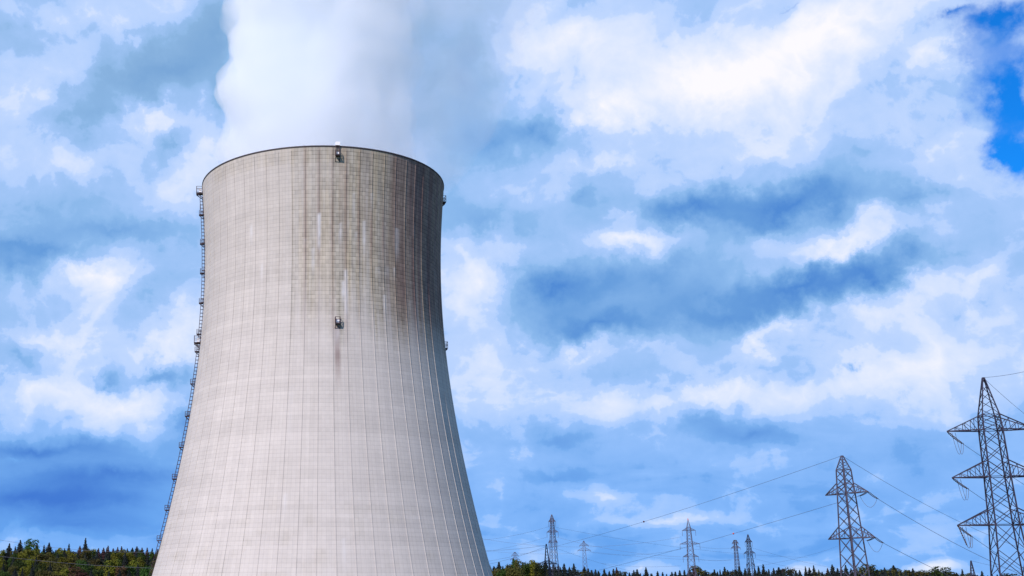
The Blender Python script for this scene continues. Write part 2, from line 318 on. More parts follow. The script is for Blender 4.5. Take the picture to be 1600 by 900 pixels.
def build_shell():
    per = 8; nc = 60 * per; zs = np.concatenate([[0.0], np.arange(1.0, TH, 0.66), [TH]]); nz = len(zs)
    # rib: a narrow raised strip on every bay line
    offs = np.array([-.034, -.028, .028, .034, .22, .41, .60, .79]); prot = np.array([0, .11, .11, 0, 0, 0, 0, 0])
    ph = (np.arange(60)[:, None] + offs[None, :]).ravel() * DRIB + RIB0; pr = np.tile(prot, 60)
    rr = rad(zs)
    P, Z = np.meshgrid(ph, zs); RR = rr[:, None] + pr[None, :] * np.where(Z > TH - .9, 0.0, 1.0)
    V = np.stack([RR * np.sin(np.radians(P)), -RR * np.cos(np.radians(P)), Z], -1).reshape(-1, 3)
    top = np.stack([(rr[-1] - 1.0) * np.sin(np.radians(ph)), -(rr[-1] - 1.0) * np.cos(np.radians(ph)), np.full(nc, TH)], -1)
    inn = []
    for z in (130., 110., 90., 60., 30., 10.):
        r = float(rad(z)) - 1.0; inn.append(np.stack([r * np.sin(np.radians(ph)), -r * np.cos(np.radians(ph)), np.full(nc, z)], -1))
    V = np.concatenate([V, top] + inn); rows = nz + 1 + len(inn)
    f = [(j * nc + i, j * nc + (i + 1) % nc, (j + 1) * nc + (i + 1) % nc, (j + 1) * nc + i) for j in range(rows - 1) for i in range(nc)]
    me = bpy.data.meshes.new('shell'); me.from_pydata(V.tolist(), [], f); me.update()
    # wall coordinates
    uvl = me.uv_layers.new(name='wall'); idx = np.empty(len(me.loops), np.int32); me.loops.foreach_get('vertex_index', idx)
    uu = (ph - RIB0) / DRIB; U = np.tile(uu, rows)[idx].reshape(-1, 4); Zl = V[idx, 2].reshape(-1, 4)
    seam = (U.max(1) - U.min(1)) > 30; U[seam] = np.where(U[seam] < 30, U[seam] + 60, U[seam])
    uvl.data.foreach_set('uv', np.stack([U, Zl], -1).astype(np.float32).ravel())
    # weathering, with shade painted into the right side: dirt, lime runs, rust
    pn = (P + 180) % 360 - 180
    def vn(fx, fz, seed):                                # smooth value noise on the wall
        r2 = np.random.default_rng(seed); gx, gy = int(360 * fx) + 3, int(160 * fz) + 3; G = r2.random((gy, gx))
        x = (pn + 180) * fx; y = Z * fz; i, j = x.astype(int), y.astype(int); a, b = x - i, y - j; a, b = a * a * (3 - 2 * a), b * b * (3 - 2 * b)
        return (G[j, i] * (1 - a) + G[j, i + 1] * a) * (1 - b) + (G[j + 1, i] * (1 - a) + G[j + 1, i + 1] * a) * b
    r3 = np.random.default_rng(3); bayv = r3.random((3, 62)); bi = np.clip(((pn - RIB0) / DRIB + 31).astype(int), 0, 61)
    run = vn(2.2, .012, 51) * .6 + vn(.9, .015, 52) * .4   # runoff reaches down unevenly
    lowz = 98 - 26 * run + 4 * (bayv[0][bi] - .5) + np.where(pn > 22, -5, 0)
    dirt_shade = sstep(Z, lowz - 5, lowz + 24 - 8 * run)
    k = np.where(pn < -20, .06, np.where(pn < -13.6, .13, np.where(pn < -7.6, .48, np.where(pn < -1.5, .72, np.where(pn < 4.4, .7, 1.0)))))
    k = np.where((pn < -20) & (pn > -26), .12, k) * (0.82 + .3 * bayv[1][bi]) * np.where(pn > 95, .3, 1) * np.where(pn > 22.4, 1.25, 1)  # right side deepened: grime together with painted shade
    dirt_shade = dirt_shade * k * (.55 + .45 * vn(.7, .05, 5) + .35 * vn(2.4, .03, 6)) * (1 - .35 * sstep(Z, 126, 138) * (pn < 10))
    dirt_shade += .20 * sstep(vn(.25, .3, 8), .55, .9) * (1 - sstep(Z, 10, 45)) + .06 * vn(.1, .1, 9)
    dirt_shade += .35 * sstep(Z, TH - 7, TH - 4) * (.5 + vn(1.4, .2, 14) * .5) * (pn > -60)
    white = np.zeros_like(P); rust_shade = np.zeros_like(P)
    for (x, y0, y1, w, a) in STREAKS:
        z0, z1 = z_of(x, y0), z_of(x, y1); pc = phi_of(x, (z0 + z1) / 2); wd = w / 2 / 188 * 57.3 / max(.3, math.cos(R(pc)))
        wd = max(wd, .55)
        e = 1 - sstep(np.abs(pn - pc), wd * .6, wd * 1.25); fade = (1 - sstep(Z, z0 - .6, z0 + .2)) * sstep(Z, z1 - 2, z1 + 6)
        white = np.maximum(white, e * fade * a * (.5 + .7 * vn(2.5, .5, 11)))
    # mark under the lower gallery
    zg, pg = z_of(526, 510), phi_of(526, 90)
    e = (1 - sstep(np.abs(pn - pg - .3), .5, 1.3))
    rust_shade = e * (1 - sstep(Z, zg, zg + .5)) * (sstep(Z, zg - 24, zg - 8) * .75) * (.6 + .5 * vn(1.2, .2, 21))
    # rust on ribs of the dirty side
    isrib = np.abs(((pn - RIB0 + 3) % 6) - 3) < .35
    rust_shade = np.maximum(rust_shade, np.where(isrib & (pn > -8) & (pn < 60), sstep(Z, 70, 100) * .55 * vn(.17, .06, 31), 0))
    rust_shade = np.maximum(rust_shade, .20 * sstep(vn(.35, .03, 44), .62, .95) * sstep(Z, 98, 112) * (pn > 4) * (pn < 60))
    rust_shade = np.maximum(rust_shade, sstep(pn, 22, 40) * (pn < 95) * sstep(Z, 74, 100) * (.45 + .5 * vn(.8, .03, 61)))  # right flank: reddish grime and its violet shade painted as one tone
    colr = np.zeros((rows * nc, 4), np.float32); colr[:, 3] = 1
    n0 = nz * nc; colr[:n0, 0] = np.clip(dirt_shade, 0, 1).ravel(); colr[:n0, 1] = np.clip(white, 0, 1).ravel(); colr[:n0, 2] = np.clip(rust_shade, 0, 1).ravel()
    ca = me.color_attributes.new('stain_shade', 'FLOAT_COLOR', 'POINT'); ca.data.foreach_set('color', colr.ravel())
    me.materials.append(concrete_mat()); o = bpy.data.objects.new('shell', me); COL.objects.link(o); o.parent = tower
    return o
build_shell()
STEEL = mat('painted_steel', (.055, .032, .038), .6, .1, .3, .8); DARK = mat('dark_steel', (.05, .04, .045), .7, .2, .2, .8)
WHITE = mat('white_sheet', (.75, .77, .8), .5); RED = mat('lamp_red', (.5, .06, .04), .4)
def rim_parts():
    n = 240; m = MB(); r0 = float(rad(TH)); prof = [(r0 + .16, TH - .06), (r0 + .16, TH + .34), (r0 - 1.2, TH + .34), (r0 - 1.2, TH - .02), (r0 - .2, TH + .003)]
    for i in range(n):
        for (r, z) in prof: m.v.append(pol(i * 360 / n, r, z))
    kk = len(prof)
    for i in range(n):
        for j in range(kk): a, b = i * kk, ((i + 1) % n) * kk; m.f.append((a + j, b + j, b + (j + 1) % kk, a + (j + 1) % kk))
    m.build('rim_coping', DARK, tower)
rim_parts()

def gallery(p, z, w, h, dep, parent, label):
    """bracket gallery with floor, cage frame, struts, lamp cabinet on the wall at angle p, floor height z"""
    r = float(rad(z)); e = empty('service_gallery', (0, 0, 0)); e.parent = parent; e['label'] = label
    ex, ey = pol(p, 1, 0), pol(p + 90, 1, 0)
    def P(a, b, c): return pol(p, r, z) + ex * a + ey * b + Vector((0, 0, c))
    m = MB(); m.box(P(dep / 2, 0, 0), (w, dep, .42), R(p)); m.build('gallery_floor', DARK, e)
    m = MB()
    for a in (.15, dep):
        for b in (-w / 2, w / 2):
            m.bar(P(a, b, .12), P(a, b, h), .2)
    for c in (h, h * .55):
        m.bar(P(dep, -w / 2, c), P(dep, w / 2, c), .12)
        for b in (-w / 2, w / 2): m.bar(P(.1, b, c), P(dep, b, c), .12)
    m.build('cage_frame', STEEL, e)
    m = MB()
    for b in (-w / 2, w / 2): m.bar(P(dep, b, -.13), P(-.2, b, -1.9), .2); 
    m.bar(P(dep, -w / 2, -.13), P(.2, w / 2, -1.6), .12)
    m.build('bracket', STEEL, e)
    m = MB(); m.box(P(dep * .42, .05 * w, h * .42), (w * .62, dep * .4, h * .5), R(p)); m.build('lamp_cabinet', WHITE, e)
    return e
PG = phi_of(527, 140)
zt, zl = z_of(527, 244), z_of(526, 506)
gallery(PG, zt, 1.35, 1.9, 1.5, tower, 'steel bracket gallery with white cabinet hanging just below the rim')
gallery(PG, zl, 1.5, 2.1, 1.3, tower, 'small dark bracket gallery halfway up above a brown run mark')
def top_cage():
    m = MB(); r = float(rad(zt)) + .12; ex, ey = pol(PG, 1, 0), pol(PG + 90, 1, 0)
    for b in (-.42, .42): m.bar(pol(PG, r, zt) + ey * b * 1.4 + ex * .5, pol(PG, float(rad(TH)) + .5, TH + 1.6) + ey * b * 1.4, .14)
    zz = zt
    while zz < TH + 1.2: m.bar(pol(PG, float(rad(zz)) + .5, zz) - ey * .6, pol(PG, float(rad(zz)) + .5, zz) + ey * .6, .09); zz += .45
    m.build('rim_ladder', STEEL, tower)
    m = MB(); m.box(pol(PG, float(rad(TH)) + .1, TH + .95), (1.5, 1.2, 1.25), R(PG)); m.build('rim_lamp_cabinet', WHITE, tower)
top_cage()
def side_galleries():
    for p in (PG - 90, PG + 90):
        for zc, big in ((at(310, 310, TY).z, 1), (at(309, 541, TY).z, 1)):
            gallery(p, zc, 2.2, 2.5, 2.3 if p < 0 else 1.8, tower, ('dark red brown gallery on the left edge' if p < 0 else 'gallery just showing on the right edge') + (' near the rim' if zc > 110 else ' halfway up'))
side_galleries()
def main_ladder():
    p = PG - 90; lad = None; m = MB(); ey = pol(p + 90, 1, 0)
    def W_(z, a, b=0.0): return pol(p, float(rad(z)) + a, z) + ey * b
    zs = list(np.arange(0.5, TH - 4, 2.0))
    for a, b in ((.25, -.35), (.25, .35), (1.15, -.4), (1.15, .4)): m.tube([W_(z, a, b) for z in zs], .085, 4)
    z = .5
    while z < TH - 4:
        for b in (-.4, .4): m.bar(W_(z, .0, b), W_(z, 1.15, b), .11)
        m.bar(W_(z, 1.15, -.4), W_(z, 1.15, .4), .07); z += 1.3
    z = .5
    while z < TH - 4: m.bar(W_(z, .25, -.35), W_(z, .25, .35), .05); z += .45
    lad = m.build('caged_ladder', STEEL, tower)
    for y in (343, 387.5, 433, 479, 527, 554, 604, 654, 702, 751, 799, 846):
        zc = at(300, y, TY).z; q = MB()
        q.box(W_(zc, .95), (1.7, 1.6, .24), R(p))
        for a in (.5, 1.75):
            for b in (-.85, .85): q.bar(W_(zc, a, b), W_(zc, a, b) + Vector((0, 0, 1.6)), .15)
        for h in (.8, 1.6):
            q.bar(W_(zc, 1.75, -.85) + Vector((0, 0, h)), W_(zc, 1.75, .85) + Vector((0, 0, h)), .09)
            for b in (-.85, .85): q.bar(W_(zc, .1, b) + Vector((0, 0, h)), W_(zc, 1.75, b) + Vector((0, 0, h)), .09)
        for b in (-.8, .8): q.bar(W_(zc, 1.7, b), W_(zc - 1.4, .0, b), .14)
        q.build('rest_platform', STEEL, lad)
    q = MB(); q.bar(W_(TH - 9, 1.4), W_(TH - 9, 1.4) + Vector((0, 0, 6)), .12, .05); q.build('lightning_rod', STEEL, tower)
main_ladder()

# ------------------------------------------------------------------ steam
def steam_mat(name, dens, lo, hi, xfade, aniso=0.0):
    m = bpy.data.materials.new(name); m.use_nodes = True; g = NT(m.node_tree)
    out = g.n('ShaderNodeOutputMaterial'); tc = g.n('ShaderNodeTexCoord'); p = tc.outputs['Object']
    sp = g.n('ShaderNodeSeparateXYZ', {0: p})
    n = g.noise(p, 0.036, 5, 0.55, 0.5)
    fd = g.n('ShaderNodeMapRange', {0: sp.outputs[0], 1: xfade[0], 2: xfade[1], 3: 1.0, 4: xfade[2]}, interpolation_type='SMOOTHSTEP').outputs[0]
    dn = g.m('MULTIPLY', g.m('MULTIPLY', g.smooth(n, lo, hi), dens), fd)
    v = g.n('ShaderNodeVolumePrincipled', {'Color': (.952, .983, 1.0, 1), 'Density': dn, 'Anisotropy': aniso})
    g.t.links.new(v.outputs[0], out.inputs['Volume']); return m
def plume(name, rows, disp, m, parent, seed):
    """closed billowing column; rows: (height, centre x, centre y, radius x, radius y), metres from the tower's base"""
    from mathutils import noise as mn
    na, nz = 96, 100; zs = np.linspace(rows[0][0], rows[-1][0], nz); V = []
    tab = np.array(rows)
    for z in zs:
        cx, cy, rx, ry = (float(np.interp(z, tab[:, 0], tab[:, k])) for k in (1, 2, 3, 4))
        for i in range(na):
            a = 2 * math.pi * i / na; q = Vector((cx + rx * math.cos(a), cy + ry * math.sin(a), z)); s = Vector((seed, seed, 0))
            b = 0
            for sc, am in ((.03, .9), (.055, 1.0), (.11, .5)):
                dd, _ = mn.voronoi((q + s) * sc); b += am * (0.55 - dd[0])
            grow = min(1, max(0, (z - 150) / 14)) if disp > 3 else 1
            k = disp * grow * b
            V.append(q + Vector((math.cos(a), math.sin(a), 0)) * k)
    f = [(j * na + i, j * na + (i + 1) % na, (j + 1) * na + (i + 1) % na, (j + 1) * na + i) for j in range(nz - 1) for i in range(na)]
    f += [tuple(range(na - 1, -1, -1)), tuple(range((nz - 1) * na, nz * na))]
    me = bpy.data.meshes.new(name); me.from_pydata([tuple(v) for v in V], [], f); me.materials.append(m); me.shade_smooth()
    o = bpy.data.objects.new(name, me); COL.objects.link(o); o.parent = parent; return o
st = tag(empty('steam_plume', (TX, TY, 0)), 'thick white steam plume rising out of the cooling tower, bright on its left side', 'steam', kind='stuff')
# (z, cx, cy, rx, ry)
plume('steam_column', [(136, 0, 0, 38, 38), (146, 0, 0, 38, 38), (155, -1, 0, 35.5, 36), (170, -1, 0, 34.5, 34), (190, 0, 2, 35, 35), (215, 0, 4, 36, 36), (245, 2, 6, 38, 38), (290, 5, 8, 41, 40)],
      9.0, steam_mat('steam_dense', .066, .30, .50, (-6, 37, .34)), st, 3.1)
plume('steam_veil', [(150, 24, 6, 26, 24), (165, 30, 6, 32, 28), (190, 36, 8, 36, 30), (220, 42, 10, 40, 32), (290, 55, 14, 48, 36)],
      8.0, steam_mat('steam_thin', .010, .25, .6, (30, 90, .5)), st, 17.7)

# ------------------------------------------------------------------ lattice pylons
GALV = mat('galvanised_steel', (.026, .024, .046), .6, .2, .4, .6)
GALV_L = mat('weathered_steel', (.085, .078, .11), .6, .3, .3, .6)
INS = mat('insulator_glass', (.07, .045, .04), .3, 0, .2, 2)
WIRE = mat('aluminium_cable', (.12, .13, .17), .6, .3, .1, 1)
def lattice(m, p0, p1, h0, h1, n, leg, br, cross=True):
    """square lattice column between heights p0 < p1 with half widths h0, h1"""
    C4 = ((-1, -1), (1, -1), (1, 1), (-1, 1))
    def q(t, k): h = h0 + (h1 - h0) * t; return Vector((C4[k][0] * h, C4[k][1] * h, p0 + (p1 - p0) * t))
    for k in range(4): m.bar(q(0, k), q(1, k), leg)
    for j in range(n):
        a, b = j / n, (j + 1) / n
        for k in range(4):
            l = (k + 1) % 4; m.bar(q(a, k), q(b, l), br)
            if cross: m.bar(q(a, l), q(b, k), br)
    for k in range(4): m.bar(q(1, k), q(1, (k + 1) % 4), br); 
def pylon(name, loc, rz, label, group, levels, arms, peak, leg, br, matr, ins='hang', ins_len=3.0, cross=True, pw=.15, mast_bays=7, cat='pylon'):
    """levels: [(z, half width)] from ground to the peak's foot; arms: [(z of lower chord, length, rise)]; peak: z of the tip"""
    e = tag(empty(name, loc, rz), label, cat, group)
    m = MB()
    for (z0, h0), (z1, h1) in zip(levels, levels[1:]):
        n = max(2, round((z1 - z0) / (h0 + h1) * 1.15)); lattice(m, z0, z1, h0, h1, n, leg, br, cross)
    m.build('lattice_mast', matr, e)
    m = MB(); zt_, ht = levels[-1]; lattice(m, zt_, peak, ht, pw, 5, leg * .85, br * .8, False); m.build('peak', matr, e)
    ends = []
    def hw(z): return float(np.interp(z, [a for a, _ in levels], [b for _, b in levels]))
    for (z, ln, rise) in arms:
        for s in (-1, 1):
            m = MB(); h = hw(z); h2 = hw(min(z + rise, levels[-1][0])); tip = Vector((s * ln, 0, z))
            n = max(3, int((ln - h) / 1.9))
            for y in (-1, 1):
                lo, up = Vector((s * h, y * h, z)), Vector((s * h2, y * h2, z + rise))
                m.bar(lo, tip, leg * .9); m.bar(up, tip, leg * .8)
                for j in range(1, n):
                    t = j / n; a, b = lo.lerp(tip, t), up.lerp(tip, t); m.bar(a, b, br * .8); m.bar(lo.lerp(tip, (j - 1) / n), b, br * .8)
                m.bar(lo, up, br)
            for j in range(n):
                t = j / n; m.bar(Vector((s * h, -h, z)).lerp(tip, t), Vector((s * h, h, z)).lerp(tip, min(1, t + 1 / n)), br * .8)
            m.bar(Vector((-s * h, -h, z)), Vector((s * h, -h, z)), br); m.bar(Vector((-s * h, h, z)), Vector((s * h, h, z)), br)
            a = m.build('crossarm', matr, e)
            if ins == 'hang':
                q = MB(); q.tube([tip, tip - Vector((0, 0, ins_len))], .12, 5); q.build('insulator_string', INS, a)
                ends.append(tip - Vector((0, 0, ins_len)))
            else: ends.append(tip)
    M = Matrix.Translation(Vector(loc)) @ Matrix.Rotation(rz, 4, 'Z')
    return e, [M @ p for p in ends], M @ Vector((0, 0, peak))

def gl(p): return Vector((p.x, p.y, float(gz(p.x, p.y))))
def strain_string(parent, inv, a, b, sag=.6, double=.35):
    """insulator chain under tension from a toward b with grading rings"""
    q = MB(); a, b = inv @ a, inv @ b; side = (b - a).cross(Vector((0, 0, 1))).normalized() * double
    for s in (-1, 1):
        pts = []; rr = []
        N = 18
        for j in range(N + 1):
            t = j / N; pts.append(a.lerp(b, t) + side * s * math.sin(min(1, t * 5, (1 - t) * 5) * 1.57) - Vector((0, 0, sag * 4 * t * (1 - t) * .3))); rr.append(.17 if j % 2 else .08)
        q.tube(pts, rr, 6)
    q.bar(b - side * 1.6, b + side * 1.6, .12)
    return q.build('insulator_string', INS, parent)

# near pylon on the right, three arms
pA = at(1541, 672, 340); A0 = Vector((pA.x + 1.3, 340, 0)); RZA = R(-13)
zA = [at(1547, y, 340).z for y in (672, 745, 820)]; zpk = at(1537, 590, 340).z
A, Aend, Atop = pylon('lattice_pylon', A0, RZA, 'largest lattice pylon, three-armed and cut off by the right edge of the picture', None,
    [(0, 4.6), (zA[2], 3.15), (zA[1], 2.75), (zA[0], 2.5), (zA[0] + 4.4, 2.25)], [(zA[2], 12.3, 4.6), (zA[1], 12.0, 4.6), (zA[0], 11.7, 4.4)], zpk, .34, .17, GALV, ins=None, pw=.2)
# second pylon, two arms
B0 = at(1322, 770, 430); B0 = Vector((B0.x, 430, 0)); RZB = R(-66)
zB = [at(1320, y, 430).z for y in (771, 841)]; zbk = at(1313, 712, 430).z; zbs = at(1316, 734, 430).z
B, Bend, Btop = pylon('lattice_pylon', B0, RZB, 'mid-distance lattice pylon with two arms, left of the largest pylon', None,
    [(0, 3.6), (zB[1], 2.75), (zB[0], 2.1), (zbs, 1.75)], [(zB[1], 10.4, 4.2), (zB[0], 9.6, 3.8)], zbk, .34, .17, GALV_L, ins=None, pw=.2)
# far pylons seen over the wood: x, top y, Y distance, arms (y, half width px), legs half width px at the tree line, label
def far(name, x, ytop, Y, arms, wtop, wbase, label, rz=0.0, hang=6, matr=None, leg=.32, br=.15, group='far pylons over the wood', ins='hang'):
    base = gl(Vector((at(x, ytop, Y).x, Y, 0))); mpp = Y * 1.02 / F
    hs = [at(x, a[0], Y).z - base.z for a in arms]; zt_ = hs[0] + 4 * mpp * 1.2
    lv = [(0, wbase * mpp * 1.2)] + [(h, (wtop + (wbase - wtop) * max(0, (a[0] - arms[0][0])) / (892 - arms[0][0])) * mpp) for h, a in sorted(zip(hs, arms), key=lambda t: t[0])] + [(zt_, wtop * mpp * .9)]
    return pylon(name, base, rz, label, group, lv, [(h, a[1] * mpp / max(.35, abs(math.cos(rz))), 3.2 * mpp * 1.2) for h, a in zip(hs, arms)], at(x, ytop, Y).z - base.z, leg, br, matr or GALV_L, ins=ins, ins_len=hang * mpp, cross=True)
FP = {}
FP['C1'] = far('lattice_pylon', 862, 804, 1000, [(815, 4.6), (831.5, 7.5), (847.5, 6)], 2.0, 5.6, 'tall narrow three-armed pylon, nearest to the cooling tower on its right', R(-35), 8)
FP['C2'] = far('lattice_pylon', 912, 845, 1250, [(852.5, 6.6), (860, 9.3)], 1.5, 3.9, 'lone slim far pylon whose lower arm is the longer, right of the tall narrow one', R(-12), 2, leg=.36, br=.18)
FP['C3'] = far('lattice_pylon', 804.5, 864.5, 1500, [(868, 5), (874.5, 7)], 1.4, 2.6, 'tiny far pylon barely clearing the trees beside the cooling tower', R(-10), 2, leg=.36, br=.18)
FP['D1'] = far('lattice_pylon', 1075, 813, 950, [(829, 8.8), (850, 13), (870, 10.2)], 2.8, 5.4, 'far three-armed pylon with a reddish tip and its middle arm longest', R(-25), 8)
FP['D2'] = far('lattice_pylon', 1148.5, 844, 1250, [(849, 3.8), (856.5, 5.6)], 1.7, 3.2, 'shorter one of the close pair of far narrow pylons, standing left', R(-40), 3, leg=.36, br=.18)
FP['D3'] = far('lattice_pylon', 1168.5, 835, 1000, [(847, 4.0), (864.5, 6.2), (883, 4.6)], 1.9, 4.2, 'taller one of the close pair of far narrow pylons, standing right', R(-45), 7, matr=GALV)
FP['C4'] = far('lattice_pylon', 853.5, 850, 640, [(881, 14)], 3.2, 5.0, 'dark pointed pylon top against the foot of the tall narrow pylon', R(-20), 0, matr=GALV, leg=.32, br=.16, ins=None)
FP['E'] = far('lattice_pylon', 1517, 876, 620, [(903, 16)], 2.8, 4, 'small pylon peak rising from the treeline left of the largest pylon', R(-10), 0, matr=GALV, leg=.32, br=.16, ins=None)
tm = MB(); tm.tube([(0, 0, 0), (0, 0, 1.6)], [.45, .15], 8); tl = tm.build('tip_beacon', RED, FP['D1'][0]); tl.location = (0, 0, FP['D1'][2].z - FP['D1'][0].location.z)

# ------------------------------------------------------------------ cables
def cable(a, b, sag, r, label, group, name='power_line', n=28):
    a, b = Vector(a), Vector(b); o = bpy.data.objects.new
    m = MB(); m.tube([a.lerp(b, i / n) - a - Vector((0, 0, 4 * sag * (i / n) * (1 - i / n))) for i in range(n + 1)], r, 5)
    c = m.build(name, WIRE); c.location = a; return tag(c, label, 'cable', group)
iA, iB = A.matrix_basis.inverted(), B.matrix_basis.inverted()
def arm_ends(ends): return [(ends[i], ends[i + 1]) for i in range(0, len(ends), 2)]   # (left, right) per arm
GA = 'conductors at the largest pylon'; GB = 'conductors of the two-armed pylon'; GF = 'far power lines over the wood'
ordn = ('lowest', 'middle', 'top')
def jumper(name, parent, inv, pts, r=.06):
    m = MB(); m.tube([inv @ Vector(p) for p in pts], r, 5); return m.build(name, WIRE, parent)
def catenary(a, b, sag, n=12): return [a.lerp(b, i / n) - Vector((0, 0, 4 * sag * (i / n) * (1 - i / n))) for i in range(n + 1)]
for (l, r), wh, (dx, dy), arm in zip(arm_ends(Aend), ordn, ((22, 17), (24, 17), (24, 19)), A.children):
    for tip, side in ((l, 'left'), (r, 'right')):
        q_ = pix(tip); c = at(q_[0] + dx, q_[1] + dy, tip.y + .6); fr = at(q_[0] + 330, q_[1] + 205, tip.y + 70)
        strain_string(A, iA, tip, c)
        cable(c, fr, 1.5, .06, f'conductor off the {wh} {side} arm tip of the largest pylon', GA)
        for k in (-.5, .5): jumper('jumper_loop', A, iA, catenary(c + Vector((k * .6, 0, 0)), tip + Vector((2.4 + k, 1.0, -.3)), 4.6))
        if wh == 'lowest' and side == 'left':
            b = tip + Vector((1.8, -.3, -5.6)); strain_string(A, iA, tip + Vector((.2, 0, 0)), b, .1, .1)
            jumper('jumper_loop', A, iA, catenary(b, c, 1.8))
cable(Atop, at(1700, 551, 250), 1.0, .05, 'earth wire rising to the right from the tip of the largest pylon', GA, 'earth_wire')
cable(Atop, at(1720, 722, 470), 3.0, .05, 'earth wire falling to the right behind the largest pylon', GA, 'earth_wire')
wB = [('lower', at(1700, 972, 520), at(760, 940, 900)), ('upper', at(1700, 935, 480), at(700, 945, 900))]
for (l, r), (wh, far_r, far_l) in zip(arm_ends(Bend), wB):
    d = (far_r - r).normalized(); c = r + d * 4.6 + Vector((.2, 0, -1.0))
    strain_string(B, iB, r, c); cable(c, far_r, 3.5, .075, f'conductor running right from the {wh} arm of the two-armed pylon', GB)
    dl = (far_l - r).normalized(); c2 = r + dl * 4.6 - Vector((0, 0, .8))
    jumper('jumper_loop', B, iB, catenary(c, c2, 3.6), .06); strain_string(B, iB, r, c2)
    if wh == 'upper': WB2 = cable(c2, at(890, 902, 800), 1.2, .065, 'conductor running left from the upper arm of the two-armed pylon', GB)
    d2 = (far_r - l).normalized()
WB1 = cable(Btop, at(720, 884, 1000), 5, .065, 'long earth wire running left from the tip of the two-armed pylon', GB, 'earth_wire')
cable(Btop, at(1720, 893, 560), 6, .06, 'earth wire falling to the right from the tip of the two-armed pylon', GB, 'earth_wire')
WL = [((720, 835, 1000), (1064, 839, 950), 9, 'faint line crossing from the cooling tower to the three-armed pylon with red tip'),
      ((868, 824, 1000), (1262, 871, 1300), 5, 'faint line falling right from the top arm of the tall narrow pylon'),
      ((869, 839, 1000), (1064, 870, 950), 3, 'faint line falling right from the middle arm of the tall narrow pylon'),
      ((868, 856, 1000), (1010, 897, 1100), 2, 'faint line falling right from the lowest arm of the tall narrow pylon'),
      ((857, 823, 1000), (700, 845, 1200), 4, 'faint line from the top arm of the tall narrow pylon toward the cooling tower'),
      ((855, 839, 1000), (700, 868, 1200), 3, 'faint line from the middle arm of the tall narrow pylon toward the cooling tower'),
      ((853, 852, 640), (700, 858, 900), 2, 'line from the dark pylon tip level toward the cooling tower'),
      ((853, 854, 640), (700, 888, 900), 3, 'line from the dark pylon tip falling toward the cooling tower'),
      ((905, 864, 1250), (700, 852, 1250), 4, 'faint line from the lone slim pylon toward the cooling tower'),
      ((919, 862, 1250), (1064, 858, 950), 4, 'faint line between the lone slim pylon and the three-armed one'),
      ((921, 862, 1250), (1144, 876, 1250), 2, 'faint line from the lone slim pylon to the shorter of the pair'),
      ((1087, 853, 950), (1144, 856, 1250), 1.5, 'short line between the red-tipped pylon and the pair, upper'),
      ((1087, 873, 950), (1144, 874, 1250), 1.5, 'short line between the red-tipped pylon and the pair, lower'),
      ((1064, 884, 950), (940, 880, 1250), 2, 'faint low line left of the red-tipped pylon'),
      ((1172, 855, 1000), (1330, 892, 1300), 2, 'line falling right from the top arm of the taller of the pair'),
      ((1176, 872, 1000), (1290, 893, 1300), 2, 'line falling right from the middle arm of the taller of the pair'),
      ((1180, 885, 1000), (1310, 853, 1300), 2, 'line rising right behind the two-armed pylon'),
      ((1517, 876, 620), (1700, 902, 700), 2, 'line falling right from the small pylon peak'),
      ((-60, 832, 620), (300, 861, 620), 4, 'faint line above the wood at the left'),
      ((-60, 861, 620), (300, 889, 620), 2, 'line passing in front of the wood at the left')]
for a, b, s, l in WL: cable(at(*a), at(*b), s, .06 if max(a[2], b[2]) < 800 else .065, l, GF)
def marker_ball(px, wire, label):
    co = [sum((wire.data.vertices[k + j].co for j in range(5)), Vector()) / 5 + wire.location for k in range(0, len(wire.data.vertices), 5)]
    for a, b in zip(co, co[1:]):
        xa, xb = pix(a)[0], pix(b)[0]
        if (xa - px) * (xb - px) <= 0: p = a.lerp(b, (px - xa) / (xb - xa)); break
    m = MB(); n = 12; rr = .42 * p.y / 560
    for j in range(9):
        t = math.pi * j / 8
        for i in range(n): m.v.append(Vector((math.sin(t) * math.cos(i * 2 * math.pi / n), math.sin(t) * math.sin(i * 2 * math.pi / n), math.cos(t))) * rr)
    for j in range(8):
        for i in range(n): m.f.append((j * n + i, (j + 1) * n + i, (j + 1) * n + (i + 1) % n, j * n + (i + 1) % n))
    o = m.build('marker_ball', RED, None, True); o.location = p; tag(o, label, 'marker ball', 'cable marker balls')
marker_ball(1006, WB1, 'red marker ball on the long earth wire left of the red-tipped pylon')
marker_ball(1146, WB2, 'red marker ball on the conductor above the pair of far pylons')

# ------------------------------------------------------------------ trees
BARK = mat('bark', (.05, .035, .028), .9, 0, .3, 1)
F_SPR = foliage('spruce_needles', (.006, .009, .010, 1), (.014, .022, .017, 1)); F_RED = foliage('russet_conifer', (.03, .014, .016, 1), (.06, .03, .026, 1))
F_YEL = foliage('yellow_green_leaves', (.05, .062, .005, 1), (.13, .13, .010, 1)); F_GRN = foliage('green_leaves', (.012, .032, .006, 1), (.035, .07, .008, 1))
F_OLV = foliage('olive_leaves', (.028, .028, .008, 1), (.065, .06, .012, 1)); F_RUS = foliage('russet_leaves', (.035, .018, .012, 1), (.075, .038, .018, 1))
def quad(V, Fc, c, s, nrm, r):
    nrm = Vector(nrm).normalized(); t = nrm.orthogonal().normalized(); t.rotate(Matrix.Rotation(r.random() * 6.28, 3, nrm)); b = nrm.cross(t); i = len(V)
    k = r.randint(5, 6)
    for j in range(k):
        a = j * 2 * math.pi / k; q = s * (.55 + .6 * r.random()); V.append(c + t * math.cos(a) * q + b * math.sin(a) * q * .8 + nrm * (r.random() - .5) * s * .5)
    Fc.append(tuple(range(i, i + k)))
